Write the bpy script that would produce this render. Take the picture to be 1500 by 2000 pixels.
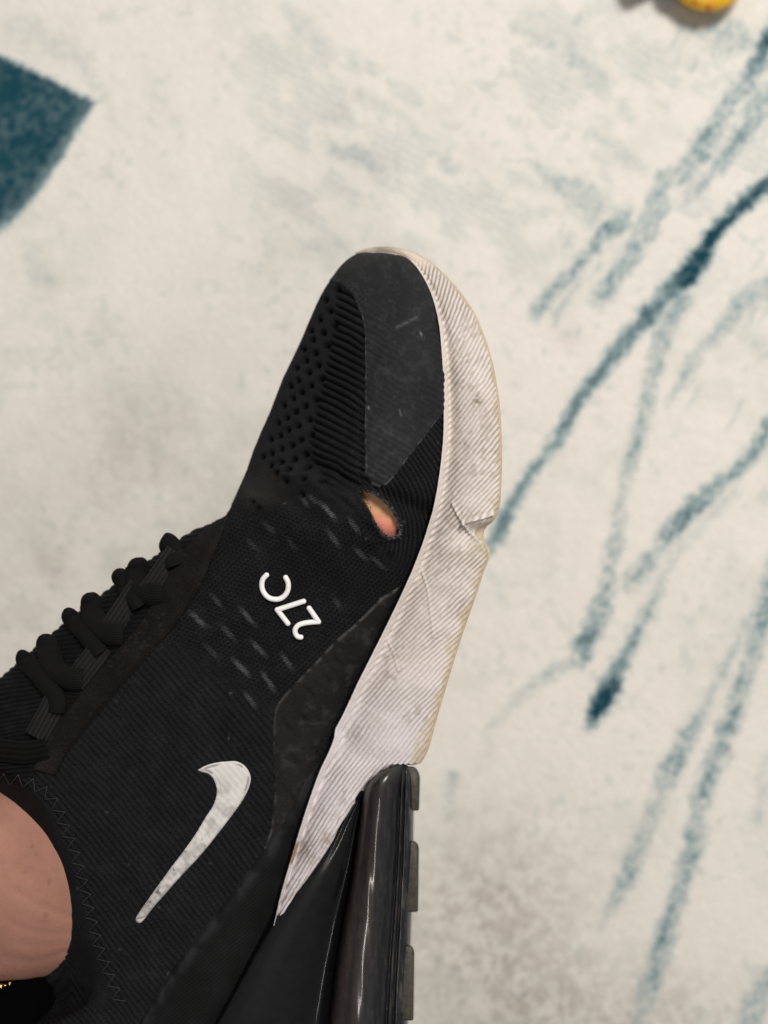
import bpy, math, random
import numpy as np
from mathutils import Vector
from mathutils.bvhtree import BVHTree

random.seed(7); rng = np.random.RandomState(11)
scene = bpy.context.scene
for o in list(bpy.data.objects): bpy.data.objects.remove(o)

# ---------------------------------------------------------------- camera, world, lamps, exposure
CAM_H = 0.52            # camera height above the carpet (m)
D0 = 0.27               # distance from the lens to the outer side of the sneaker
S = D0 / 1500.0         # working unit: 0.18 mm
cam = bpy.data.cameras.new("camera"); camo = bpy.data.objects.new("camera", cam)
scene.collection.objects.link(camo); scene.camera = camo
camo.location = (0, 0, CAM_H)
cam.sensor_fit = 'HORIZONTAL'; cam.sensor_width = 36; cam.lens = 36
cam.clip_start = 0.01; cam.clip_end = 20
cam.dof.use_dof = True; cam.dof.focus_distance = 0.262; cam.dof.aperture_fstop = 7.5

world = bpy.data.worlds.new("World"); scene.world = world; world.use_nodes = True
bg = world.node_tree.nodes["Background"]
bg.inputs[0].default_value = (1.0, 0.98, 0.97, 1); bg.inputs[1].default_value = 0.24

def area(name, loc, target, size, power, col):
    l = bpy.data.lights.new(name, 'AREA'); l.shape = 'DISK'; l.size = size; l.energy = power; l.color = col
    o = bpy.data.objects.new(name, l); scene.collection.objects.link(o); o.location = loc
    o.rotation_euler = (Vector(target) - Vector(loc)).to_track_quat('-Z', 'Y').to_euler()
    return o
area("ceiling_lamp", (0.70, 1.10, 1.9), (0, 0, 0.1), 0.80, 48, (1.0, 0.955, 0.905))
tl_ = area("streak_lamp", (0.30, -1.30, 2.1), (0.30, -1.3, 0.1), 0.09, 9, (1.0, 0.93, 0.84))  # added lamp, placed and shaped to lay long streaks on the air cushion
tl_.data.shape = 'RECTANGLE'; tl_.data.size = .09; tl_.data.size_y = .62
scene.view_settings.view_transform = 'Standard'; scene.view_settings.look = 'None'
scene.view_settings.exposure = 0.0; scene.view_settings.gamma = 1

# ---------------------------------------------------------------- helpers
def W(p):
    """sneaker frame (u right, v down, h towards the lens, 0.18 mm units) -> world metres"""
    p = np.asarray(p, dtype=float)
    d = D0 - p[..., 2] * S
    return np.stack([(p[..., 0] - 750) / 1500 * d, (1000 - p[..., 1]) / 1500 * d, CAM_H - d], -1)

def floor_pt(px, py, z=0.0):
    d = CAM_H - z
    return np.stack([(np.asarray(px, float) - 750) / 1500 * d, (1000 - np.asarray(py, float)) / 1500 * d,
                     np.full(np.shape(px), z, float)], -1)

def hermite(P, knots, t):
    """P (n,...) at knots (n,), evaluated at t (m,)"""
    P = np.asarray(P, float); n = len(P)
    k = np.asarray(knots, float)
    shp = (n,) + (1,) * (P.ndim - 1)
    dk = np.diff(k); sl = np.diff(P, axis=0) / dk.reshape((n - 1,) + (1,) * (P.ndim - 1))
    T = np.zeros_like(P); T[0] = sl[0]; T[-1] = sl[-1]
    if n > 2:
        a = dk[:-1].reshape((n - 2,) + (1,) * (P.ndim - 1)); b = dk[1:].reshape(a.shape)
        T[1:-1] = (sl[:-1] * b + sl[1:] * a) / (a + b)
    i = np.clip(np.searchsorted(k, t, side='right') - 1, 0, n - 2)
    h = dk[i]; s = (t - k[i]) / h
    e = (len(t),) + (1,) * (P.ndim - 1)
    s = s.reshape(e); h = h.reshape(e)
    return ((2*s**3 - 3*s**2 + 1) * P[i] + (s**3 - 2*s**2 + s) * h * T[i]
            + (-2*s**3 + 3*s**2) * P[i+1] + (s**3 - s**2) * h * T[i+1])

def curve(pts, m):
    pts = np.asarray(pts, float)
    k = np.concatenate([[0], np.cumsum(np.linalg.norm(np.diff(pts, axis=0), axis=1) + 1e-9)])
    return hermite(pts, k, np.linspace(0, k[-1], m))

def surface(rows, tv, spacing):
    """rows (R,C,3): control sections -> dense grid; tv = parameters across (0..C-1)"""
    rows = np.asarray(rows, float)
    sec = np.stack([hermite(r, np.arange(rows.shape[1]), tv) for r in rows])       # R,NV,3
    ch = np.linalg.norm(np.diff(sec, axis=0), axis=2).mean(1) + 1e-6
    k = np.concatenate([[0], np.cumsum(ch)])
    nu = max(4, int(k[-1] / spacing))
    return hermite(sec, k, np.linspace(0, k[-1], nu))

def interp_at(y, tab):
    tab = np.asarray(tab, float); return np.interp(y, tab[:, 0], tab[:, 1])

def vnoise(x, y, scale, seed=0):
    r = np.random.RandomState(seed); N = 256
    L = r.rand(N, N)
    x = np.asarray(x) / scale + 1000.3; y = np.asarray(y) / scale + 1000.7
    xi = np.floor(x).astype(int); yi = np.floor(y).astype(int)
    fx = x - xi; fy = y - yi; fx = fx*fx*(3-2*fx); fy = fy*fy*(3-2*fy)
    g = lambda a, b: L[a % N, b % N]
    return (g(xi, yi)*(1-fx)*(1-fy) + g(xi+1, yi)*fx*(1-fy) + g(xi, yi+1)*(1-fx)*fy + g(xi+1, yi+1)*fx*fy)

def fbm(x, y, scale, seed=0, oct=4, gain=.55):
    t = 0; a = 1; n = 0
    for i in range(oct):
        t = t + a * vnoise(x, y, scale / 2**i, seed + i * 13); n += a; a *= gain
    return t / n

def sstep(a, b, x):
    t = np.clip((x - a) / (b - a), 0, 1); return t*t*(3-2*t)

def seg_dist(px, py, poly, closed=False):
    P = np.asarray(poly, float)[:, :2]
    if closed: P = np.vstack([P, P[:1]])
    best = np.full(np.shape(px), 1e9); tt = np.zeros(np.shape(px)); s0 = 0
    for a, b in zip(P[:-1], P[1:]):
        d = b - a; L2 = d @ d + 1e-12
        t = np.clip(((px - a[0]) * d[0] + (py - a[1]) * d[1]) / L2, 0, 1)
        D = np.hypot(px - a[0] - t * d[0], py - a[1] - t * d[1])
        m = D < best; best = np.where(m, D, best); tt = np.where(m, s0 + t * math.sqrt(L2), tt)
        s0 += math.sqrt(L2)
    return best, tt

def inside(px, py, poly):
    P = np.asarray(poly, float); r = np.zeros(np.shape(px), bool)
    x1, y1 = P[:, 0], P[:, 1]; x2, y2 = np.roll(x1, -1), np.roll(y1, -1)
    for a, b, c, d in zip(x1, y1, x2, y2):
        if b == d: continue
        cond = ((b > py) != (d > py)) & (px < (c - a) * (py - b) / (d - b) + a)
        r ^= cond
    return r

def sdf(px, py, poly):
    d, _ = seg_dist(px, py, poly, True)
    return np.where(inside(px, py, poly), d, -d)          # positive inside

def groove(ph, w=.16):
    f = ph - np.floor(ph) - .5
    return np.exp(-(f / w)**2)

def link_mesh(name, verts, faces, mat, parent=None, col=None, smooth=True):
    me = bpy.data.meshes.new(name)
    verts = np.asarray(verts, float).reshape(-1, 3)
    if isinstance(faces, np.ndarray):
        n, k = faces.shape
        me.vertices.add(len(verts)); me.vertices.foreach_set('co', verts.ravel())
        me.loops.add(n * k); me.loops.foreach_set('vertex_index', faces.ravel().astype(np.int32))
        me.polygons.add(n); me.polygons.foreach_set('loop_start', np.arange(0, n*k, k, dtype=np.int32))
        me.update(calc_edges=True)
    else:
        me.from_pydata([tuple(v) for v in verts], [], faces)
    me.validate()
    if smooth: me.polygons.foreach_set('use_smooth', np.ones(len(me.polygons), bool))
    if col is not None:
        at = me.color_attributes.new('Col', 'FLOAT_COLOR', 'POINT')
        c = np.ones((len(verts), 4)); c[:, :3] = np.asarray(col).reshape(-1, 3); at.data.foreach_set('color', c.ravel())
    me.materials.append(mat)
    o = bpy.data.objects.new(name, me); scene.collection.objects.link(o)
    if parent is not None: o.parent = parent
    return o

def grid_faces(nu, nv):
    i = np.arange(nu * nv).reshape(nu, nv)
    return np.stack([i[:-1, :-1], i[:-1, 1:], i[1:, 1:], i[1:, :-1]], -1).reshape(-1, 4)

def keep_faces(F, mask_v, nv_total, V, C=None):
    """keep the quads whose four corners satisfy mask; compact"""
    f = F[mask_v[F].all(1)]
    used = np.zeros(nv_total, bool); used[f.ravel()] = True
    idx = np.cumsum(used) - 1
    return V[used], idx[f], (None if C is None else C[used]), used

def grid_normals(P):
    du = np.gradient(P, axis=0); dv = np.gradient(P, axis=1)
    n = np.cross(dv, du); l = np.linalg.norm(n, axis=2, keepdims=True)
    return n / np.maximum(l, 1e-12)

def tag(o, label, cat, group=None, kind=None):
    if label: o['label'] = label
    if cat: o['category'] = cat
    if group: o['group'] = group
    if kind: o['kind'] = kind

# ---------------------------------------------------------------- materials
def mat(name, base=(.5,.5,.5), rough=.6, attr=False, bump=(), noise_col=0, ns=800, spec=.5, coat=0, coat_r=.1,
        sheen=0, metal=0, sss=0, rnoise=0, trans=0):
    m = bpy.data.materials.new(name); m.use_nodes = True; nt = m.node_tree
    b = nt.nodes['Principled BSDF']
    b.inputs['Base Color'].default_value = (*base, 1); b.inputs['Roughness'].default_value = rough
    b.inputs['Specular IOR Level'].default_value = spec
    b.inputs['Coat Weight'].default_value = coat; b.inputs['Coat Roughness'].default_value = coat_r
    b.inputs['Sheen Weight'].default_value = sheen; b.inputs['Sheen Roughness'].default_value = .5
    b.inputs['Metallic'].default_value = metal
    if sss:
        b.inputs['Subsurface Weight'].default_value = sss; b.inputs['Subsurface Radius'].default_value = (.004, .0016, .0008)
        b.inputs['Subsurface Scale'].default_value = 1
    tc = nt.nodes.new('ShaderNodeTexCoord')
    src = None
    if attr:
        a = nt.nodes.new('ShaderNodeAttribute'); a.attribute_name = 'Col'; src = a.outputs['Color']
    if noise_col:
        n = nt.nodes.new('ShaderNodeTexNoise'); n.inputs['Scale'].default_value = ns; n.inputs['Detail'].default_value = 4
        n.inputs['Roughness'].default_value = .65
        nt.links.new(tc.outputs['Object'], n.inputs['Vector'])
        mr = nt.nodes.new('ShaderNodeMapRange'); mr.inputs[1].default_value = .3; mr.inputs[2].default_value = .7
        mr.inputs[3].default_value = 1 - noise_col; mr.inputs[4].default_value = 1 + noise_col
        nt.links.new(n.outputs['Fac'], mr.inputs[0])
        mx = nt.nodes.new('ShaderNodeVectorMath'); mx.operation = 'SCALE'
        if src: nt.links.new(src, mx.inputs[0])
        else: mx.inputs[0].default_value = base
        nt.links.new(mr.outputs[0], mx.inputs['Scale']); src = mx.outputs[0]
    if src: nt.links.new(src, b.inputs['Base Color'])
    if rnoise:
        n = nt.nodes.new('ShaderNodeTexNoise'); n.inputs['Scale'].default_value = 180; n.inputs['Detail'].default_value = 5
        nt.links.new(tc.outputs['Object'], n.inputs['Vector'])
        mr = nt.nodes.new('ShaderNodeMapRange'); mr.inputs[1].default_value = .35; mr.inputs[2].default_value = .7
        mr.inputs[3].default_value = rough; mr.inputs[4].default_value = rough + rnoise
        nt.links.new(n.outputs['Fac'], mr.inputs[0]); nt.links.new(mr.outputs[0], b.inputs['Roughness'])
        if coat:
            mr2 = nt.nodes.new('ShaderNodeMapRange'); mr2.inputs[1].default_value = .35; mr2.inputs[2].default_value = .75
            mr2.inputs[3].default_value = coat_r; mr2.inputs[4].default_value = coat_r + rnoise
            nt.links.new(n.outputs['Fac'], mr2.inputs[0]); nt.links.new(mr2.outputs[0], b.inputs['Coat Roughness'])
    prev = None
    for (sc, dist, st) in bump:
        n = nt.nodes.new('ShaderNodeTexNoise'); n.inputs['Scale'].default_value = sc; n.inputs['Detail'].default_value = 3
        nt.links.new(tc.outputs['Object'], n.inputs['Vector'])
        bp = nt.nodes.new('ShaderNodeBump'); bp.inputs['Distance'].default_value = dist; bp.inputs['Strength'].default_value = st
        nt.links.new(n.outputs['Fac'], bp.inputs['Height'])
        if prev: nt.links.new(prev, bp.inputs['Normal'])
        prev = bp.outputs[0]
    if prev: nt.links.new(prev, b.inputs['Normal'])
    return m

M_carpet = mat('carpet_pile', attr=True, rough=.95, spec=.1, noise_col=.05, ns=520, bump=((420, .0003, .25),), sheen=.1)
M_knit = mat('black_knit', attr=True, rough=.9, spec=.09, noise_col=.6, ns=2300, bump=((1900, .0004, .7),), sheen=.0)
M_nubuck = mat('worn_nubuck', attr=True, rough=.8, spec=.15, noise_col=.22, ns=1500, bump=((1800, .0002, .5),))
M_foam = mat('dirty_white_foam', attr=True, rough=.62, spec=.3, noise_col=.07, ns=900, bump=((1500, .0002, .4),))
M_sole = mat('yellowed_rubber', (.50, .40, .27), rough=.6, spec=.3, noise_col=.18, ns=500)
M_air = mat('smoky_air_cushion', attr=True, rough=.38, spec=.2, noise_col=.2, ns=500, coat=.5, coat_r=.10, rnoise=.16)
M_black = mat('glossy_black_plastic', (.0042, .0044, .0052), rough=.4, spec=.12, noise_col=.3, ns=300, coat=.35, coat_r=.09, rnoise=.14)
M_lug = mat('dark_outsole_rubber', (.05, .045, .035), rough=.6, spec=.35, noise_col=.4, ns=400, bump=((900, .0003, .5),))
M_white = mat('white_print', (.80, .80, .78), rough=.5, spec=.4, noise_col=.05, ns=1200)
M_logo = mat('worn_white_film', attr=True, rough=.45, spec=.4)
M_lace = mat('black_lace', attr=True, rough=.9, spec=.1, noise_col=.3, ns=2400)
M_thread = mat('dark_grey_thread', (.030, .030, .036), rough=.8, spec=.2)
M_fray = mat('pale_frayed_thread', (.16, .15, .14), rough=.9, spec=.1)
M_skin = mat('skin', attr=True, rough=.5, spec=.35, sss=.25, noise_col=.06, ns=260, bump=((700, .0003, .3),))
M_trouser = mat('black_cloth', (.0012, .0012, .0014), rough=.95, spec=.02)
M_gold = mat('gold_metal', (.85, .62, .28), rough=.25, metal=1)

# ---------------------------------------------------------------- carpet
STROKES = [
 [(1540,320,30,.9),(1500,360,28,.9),(1450,400,26,.9),(1400,450,30,1),(1370,500,36,1),(1345,535,44,1),(1305,570,32,.7),(1270,615,30,.8),(1220,665,26,.7),(1180,720,22,.8),(1130,780,20,.8),(1090,860,18,.75),(1050,910,16,.7),(1010,965,18,.75),(975,1040,22,.8),(955,1072,20,.6)],
 [(1560,0,30,.8),(1500,80,30,.95),(1485,120,28,.7),(1450,170,26,.5),(1400,240,26,.5),(1370,290,30,.6),(1335,335,26,.45),(1300,350,24,.42)],
 [(1300,345,26,.45),(1286,400,28,.45),(1250,470,28,.5),(1210,530,28,.48),(1175,575,24,.45),(1165,592,18,.4)],
 [(1530,170,34,.45),(1490,205,32,.45),(1455,255,26,.5),(1425,300,26,.5),(1390,335,20,.45),(1340,395,14,.35)],
 [(1232,405,16,.45),(1222,432,22,.6),(1190,446,24,.65),(1158,482,20,.55),(1110,540,20,.55),(1075,570,22,.5),(1050,600,24,.6),(1045,620,14,.4)],
 [(1165,480,8,.3),(1120,560,9,.35),(1085,620,9,.4)],
 [(1050,320,18,.28),(1085,350,22,.32),(1120,370,34,.35),(1155,390,38,.3),(1160,430,22,.25)],
 [(1540,520,24,.4),(1500,560,22,.4),(1450,590,24,.45),(1420,640,20,.4),(1370,680,18,.35),(1340,740,16,.38),(1305,785,10,.3)],
 [(1345,540,24,.6),(1330,590,24,.5),(1300,640,22,.45),(1285,700,28,.42),(1270,760,22,.4),(1250,850,20,.5),(1230,920,18,.4),(1215,980,12,.3),(1205,1060,18,.45),(1195,1100,18,.45),(1185,1160,20,.5),(1170,1210,28,.6),(1145,1255,34,.75),(1135,1290,20,.5)],
 [(1130,1290,14,.3),(1070,1320,16,.32),(1040,1340,14,.3),(1000,1380,12,.22),(950,1430,8,.18)],
 [(1540,790,22,.6),(1500,840,22,.6),(1480,880,24,.6),(1440,920,22,.6),(1390,960,28,.6),(1350,1000,32,.75),(1310,1040,24,.6),(1290,1075,20,.45),(1250,1120,22,.5),(1225,1145,14,.3)],
 [(1440,960,12,.25),(1370,1030,12,.2),(1320,1080,14,.25),(1290,1150,14,.35),(1260,1210,20,.55),(1240,1250,20,.6),(1210,1310,22,.75),(1195,1345,32,1),(1165,1390,34,1.05),(1158,1418,20,.8)],
 [(1520,1080,16,.4),(1490,1190,16,.5),(1450,1240,14,.35),(1410,1320,14,.4),(1380,1380,14,.3),(1345,1440,24,.5),(1310,1510,24,.5),(1290,1560,16,.3),(1260,1640,18,.35),(1225,1720,26,.55),(1190,1790,12,.25),(1170,1830,8,.15)],
 [(1540,1090,30,.55),(1500,1200,30,.55),(1480,1260,26,.5),(1460,1320,24,.5),(1430,1410,26,.6),(1400,1490,26,.5),(1380,1540,22,.6),(1360,1620,20,.4),(1355,1660,24,.6),(1325,1760,24,.55),(1300,1840,26,.6),(1275,1920,26,.55),(1250,1980,20,.35),(1230,2060,20,.35)],
 [(1540,1880,26,.4),(1500,1920,28,.45),(1470,1985,30,.45),(1440,2060,30,.4)],
 [(884,1520,12,.35),(876,1562,14,.35)], [(1500,1480,14,.2),(1485,1600,14,.25)],
 [(560,10,20,.2),(600,60,28,.2),(650,110,16,.12)], [(1010,50,16,.22),(1060,70,22,.22),(1120,100,26,.25),(1165,150,32,.28),(1180,175,18,.2)],
 [(650,290,18,.25),(700,300,24,.32),(745,325,18,.28)], [(840,290,16,.2),(885,325,18,.25)], [(1220,200,14,.2),(1235,230,14,.2)],
 [(1160,260,14,.2),(1220,300,18,.22),(1260,325,14,.2)], [(700,180,12,.15),(800,230,12,.15)],
 [(60,480,22,.1),(70,540,26,.15),(100,545,10,.2)], [(20,40,30,.1),(60,60,30,.1),(150,110,22,.14),(170,140,20,.15)],
 [(1110,470,18,.2),(1115,455,10,.2)], [(200,30,16,.2),(215,25,12,.2)], [(960,1120,14,.15),(985,1180,14,.15)],
 [(1460,650,20,.2),(1500,680,20,.2)], [(1100,480,20,.1),(1060,500,20,.12)], [(960,850,16,.3),(975,870,14,.2)],
 [(1340,40,30,.3),(1400,40,40,.35),(1450,70,30,.4),(1400,90,34,.3)],
]
def axis(lo, a, b, hi, fine, coarse):
    return np.concatenate([np.arange(lo, a, coarse), np.arange(a, b, fine), np.arange(b, hi + coarse, coarse)])
ax = axis(-1500, -60, 1560, 3000, 3.6, 60); ay = axis(-1500, -60, 2060, 3600, 3.6, 60)
PX, PY = np.meshgrid(ax, ay)
wx = PX + (vnoise(PX, PY, 16, 5) - .5) * 9 + (vnoise(PX, PY, 6, 6) - .5) * 9
wy = PY + (vnoise(PX, PY, 16, 7) - .5) * 9 + (vnoise(PX, PY, 6, 8) - .5) * 9
teal = np.zeros_like(PX)
for st in STROKES:
    st = np.array(st, float)
    x0, x1 = st[:, 0].min() - 60, st[:, 0].max() + 60; y0, y1 = st[:, 1].min() - 60, st[:, 1].max() + 60
    jj = np.where((ax > x0) & (ax < x1))[0]; ii = np.where((ay > y0) & (ay < y1))[0]
    sl = np.s_[ii[0]:ii[-1]+1, jj[0]:jj[-1]+1]
    X, Y = wx[sl], wy[sl]
    L = np.concatenate([[0], np.cumsum(np.hypot(*np.diff(st[:, :2], axis=0).T))])
    d, t = seg_dist(X, Y, st[:, :2])
    w = np.interp(t, L, st[:, 2]) * np.interp(np.interp(t, L, st[:, 3]), [.5, .7, .85], [.80, .64, .56]); k = np.interp(t, L, st[:, 3]) * 1.12
    w = w * (.8 + .45 * vnoise(t, d * 0, 30, 31))
    v = k * (1 - sstep(w - 13, w + 12, d + 9 * (vnoise(PX[sl], PY[sl], 4.5, 44) - .5)))
    sp = vnoise(X, Y, 9, 41); sp2 = vnoise(PX[sl] * .85 + PY[sl] * .5, PY[sl] * .25 - PX[sl] * .12, 6.5, 43)   # yarns lie along the strokes
    sp = sp * .3 + sp2 * .25 + vnoise(PX[sl], PY[sl], 4.4, 45) * .45
    v = v * (np.clip((.95 - k) * 3, 0, 1) * (.35 + .95 * sstep(.2, .8, sp) - 1) + 1)
    teal[sl] = np.maximum(teal[sl], v)
SQ = [(-700,-190),(0,106),(40,122),(95,150),(150,176),(184,194),(170,222),(130,285),(95,345),(55,400),(0,448),(-500,900),(-900,400)]
m = (PX < 260) & (PY < 1000) & (PY > -250)
q = np.full(PX.shape, -99.)
q[m] = sdf((PX + (vnoise(PX, PY, 7, 6) - .5) * 10)[m], (PY + (vnoise(PX, PY, 7, 8) - .5) * 10)[m], SQ)
sq = sstep(-8, 9, q) * (1.12 + .25 * (fbm(PX, PY, 12, 91, 2) - .5))
cream = np.array([.715, .685, .63]); greyg = np.array([.60, .595, .54]); mid = np.array([.27, .36, .37]); deep = np.array([.030, .078, .098])
big = fbm(PX, PY, 160, 51, 4); med = fbm(PX, PY, 34, 61, 3); fine = vnoise(PX, PY, 9, 71) * .6 + vnoise(PX, PY, 5, 73) * .4
c = cream[None, None] * (1 + .05 * (med - .5) + .05 * (fine - .5))[..., None]
g1 = (sstep(.44, .64, big) * .55 * sstep(.3, .6, med))[..., None] ; c = c * (1 - g1) + greyg * g1
spk = (sstep(.60, .74, fbm(PX, PY, 17, 81, 3)) * .5 * sstep(.45, .6, fbm(PX, PY, 110, 88, 2)))[..., None]
c = c * (1 - spk) + np.array([.50, .53, .49]) * spk
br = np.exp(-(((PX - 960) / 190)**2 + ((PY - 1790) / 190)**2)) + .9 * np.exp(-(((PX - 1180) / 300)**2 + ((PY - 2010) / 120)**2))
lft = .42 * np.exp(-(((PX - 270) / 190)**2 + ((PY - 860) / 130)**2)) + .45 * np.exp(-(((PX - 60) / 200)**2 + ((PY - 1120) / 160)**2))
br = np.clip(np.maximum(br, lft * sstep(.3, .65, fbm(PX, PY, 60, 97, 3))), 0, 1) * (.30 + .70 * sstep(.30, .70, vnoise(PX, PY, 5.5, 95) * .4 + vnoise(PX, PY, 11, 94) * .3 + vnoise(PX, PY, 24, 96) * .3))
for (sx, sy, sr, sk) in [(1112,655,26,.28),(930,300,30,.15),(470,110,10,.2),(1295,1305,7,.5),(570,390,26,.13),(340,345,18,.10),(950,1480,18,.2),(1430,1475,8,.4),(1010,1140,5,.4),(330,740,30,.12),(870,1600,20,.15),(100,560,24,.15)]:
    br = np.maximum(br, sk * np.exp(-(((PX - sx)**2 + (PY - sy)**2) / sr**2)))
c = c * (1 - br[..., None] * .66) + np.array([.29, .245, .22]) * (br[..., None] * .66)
aA = -.47 * PX + .88 * PY; aP = .88 * PX + .47 * PY                     # along / across the strokes
strand = sstep(.60, .80, vnoise(aP, aA / 9, 13, 111) * .7 + vnoise(aP, aA / 4, 7, 112) * .3)
reg = sstep(-60, 120, (PX - 1010) * .9 - np.abs(PY - 330) * .05 + 0 * PY) * (1 - sstep(500, 760, PY - (PX - 1100) * .9)) * sstep(.40, .62, fbm(PX, PY, 130, 113, 2))
tuft = .3 + .9 * sstep(.35, .7, vnoise(PX * .9 + PY * .3, PY * .5, 6.5, 114))
teal = np.maximum(teal, strand * reg * .22 * tuft)
dots = (groove(aP / 11 + .3 * vnoise(PX, PY, 20, 121), .3) * groove(aA / 15 + .4 * vnoise(PX, PY, 20, 122), .32) + .35 * vnoise(PX, PY, 5, 115)) * sstep(.52, .68, fbm(PX, PY * 1.2 - PX * .5, 75, 116, 3)) * (1 - sstep(430, 620, PY)) * sstep(380, 560, PX)
teal = np.maximum(teal, dots * .30)
sq = sq * (1 - .12 * vnoise(PX, PY, 4.5, 117) * (.4 + .6 * vnoise(PX, PY, 40, 118)))
sq = sq * (1 - .22 * (1 - sstep(6, 30, q)) * sstep(180, 230, PY))
teal = teal * (.85 + .3 * vnoise(PX, PY, 10, 119))
t = np.clip(np.maximum(teal, sq), 0, 1.25)[..., None]
t1 = np.clip(t / .62, 0, 1); t2 = np.clip((t - .55) / .5, 0, 1.1)
c = c * (1 - t1) + mid * t1; c = c * (1 - t2) + deep * t2
pile = vnoise(PX, PY, 9, 101) * .0003 + vnoise(PX, PY, 60, 103) * .0006 + vnoise(PX, PY, 5, 105) * .0003
V = floor_pt(PX, PY); V[..., 2] += pile - .003
carpet = link_mesh('carpet', V, grid_faces(*PX.shape)[:, ::-1], M_carpet, None, np.clip(c, .004, .95))
tag(carpet, 'cream rug with streaky teal strokes and a dark teal patch at its left', None, kind='structure')

# ---------------------------------------------------------------- sneaker: control sections of the upper
shoe = bpy.data.objects.new('sneaker', None); scene.collection.objects.link(shoe)
tag(shoe, 'worn black knit sneaker with ribbed white midsole, torn beside the toe cap', 'sneaker')

def row(F, a, b, c, L, m=None, M=None):
    F = list(F); F = [F[0] + 9, F[1] + 2, F[2] - 26]
    if m is None: m = (L[0] + 8, L[1] + 12, L[2] - 190)
    if M is None: M = (F[0]*.35 + L[0]*.65, F[1]*.35 + L[1]*.65, min(-500, L[2] - 330))
    return [F, a, b, c, L, m, M]
R = [
 row((740,497,-160),(745,497,-160),(745,497,-160),(742,497,-162),(738,497,-170),(738,497,-180),(740,497,-190)),
 row((796,507,-92),(788,510,-86),(768,512,-80),(735,508,-110),(698,499,-195),(700,499,-225),(712,499,-260)),
 row((826,534,-74),(806,538,-46),(773,541,-40),(722,535,-75),(676,517,-175),(680,518,-245),(703,520,-320)),
 row((845,578,-50),(826,584,-12),(780,588,2),(712,580,-38),(648,556,-160),(650,560,-280),(690,566,-390)),
 row((857,630,-28),(838,640,14),(785,646,36),(703,634,0),(622,604,-150),(624,610,-310),(670,620,-440)),
 row((866,720,-8),(847,735,38),(787,744,74),(685,725,36),(589,682,-140)),
 row((868,810,0),(848,835,48),(775,846,96),(665,820,58),(550,772,-130)),
 row((862,900,4),(836,922,54),(752,928,108),(632,900,72),(515,860,-120)),
 row((848,985,8),(812,995,54),(722,990,106),(598,958,74),(482,945,-110)),
 row((822,1070,8),(780,1065,48),(680,1040,96),(560,1005,72),(452,1000,-95)),
 row((790,1150,5),(742,1135,38),(640,1098,78),(508,1045,62),(384,1036,-85)),
 row((740,1255,0),(690,1230,28),(582,1172,62),(438,1100,56),(306,1090,-85)),
 row((695,1345,-5),(640,1315,22),(525,1250,52),(368,1168,50),(214,1158,-85)),
 row((655,1432,-10),(595,1400,16),(470,1330,46),(300,1246,48),(118,1236,-85)),
 row((622,1515,-15),(556,1480,12),(422,1402,42),(232,1318,45),(32,1312,-85)),
 row((592,1605,-18),(518,1560,8),(376,1478,36),(168,1396,40),(-50,1385,-80)),
 row((565,1690,-20),(484,1645,6),(330,1556,32),(108,1478,34),(-130,1462,-60),(-150,1490,-230),(60,1560,-520)),
 row((543,1765,-22),(452,1722,4),(292,1640,30),(108,1566,26),(30,1530,-10),(-30,1560,-200),(60,1640,-540)),
 row((520,1832,-24),(424,1795,2),(276,1720,26),(140,1662,18),(96,1668,-34),(0,1700,-220),(60,1740,-560)),
 row((488,1896,-26),(396,1865,0),(268,1806,22),(168,1764,10),(122,1776,-50),(20,1800,-240),(60,1820,-560)),
 row((455,1958,-28),(368,1935,-4),(268,1888,16),(192,1862,2),(148,1872,-62),(40,1890,-250),(60,1900,-560)),
 row((420,2025,-30),(336,2010,-8),(250,1975,8),(186,1948,-8),(160,1950,-70),(60,1960,-270),(60,1970,-560)),
 row((378,2110,-36),(290,2095,-14),(200,2060,-4),(124,2016,-22),(88,2004,-80),(20,2020,-290),(30,2030,-560)),
 row((320,2220,-60),(230,2210,-40),(150,2180,-40),(70,2130,-60),(30,2100,-120),(0,2100,-300),(0,2110,-520)),
 row((240,2330,-180),(170,2320,-180),(120,2290,-190),(70,2240,-200),(50,2220,-230),(30,2220,-300),(20,2230,-380)),
]
tv = np.concatenate([np.linspace(0, .7, 46, endpoint=False), np.linspace(.7, 3.4, 176, endpoint=False), np.linspace(3.4, 4.25, 66, endpoint=False), np.linspace(4.25, 6, 26)])
G = surface(R, tv, 2.35)
px, py, hh = G[..., 0], G[..., 1], G[..., 2]
front = np.broadcast_to(tv[None, :] < 4.3, px.shape)
base = W(G); N = grid_normals(base)

# gentle body folds where the foot bends
fold = np.zeros_like(px)
for (pts, w, a) in [([(600,905),(650,925),(700,948),(770,975),(830,1000)], 16, -9), ([(560,925),(620,945),(680,975),(720,1030),(750,1075)], 18, 8),
                    ([(470,985),(540,1010),(620,1060),(680,1120)], 26, 5), ([(500,960),(560,975),(620,1010)], 14, -4),
                    ([(640,955),(690,995),(730,1050),(760,1090)], 8, -4), ([(660,930),(700,955)], 8, -5)]:
    d, _ = seg_dist(px, py, pts); fold += a * np.exp(-(d / w)**2)
fold += (fbm(px, py, 70, 200, 3) - .5) * 7

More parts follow.
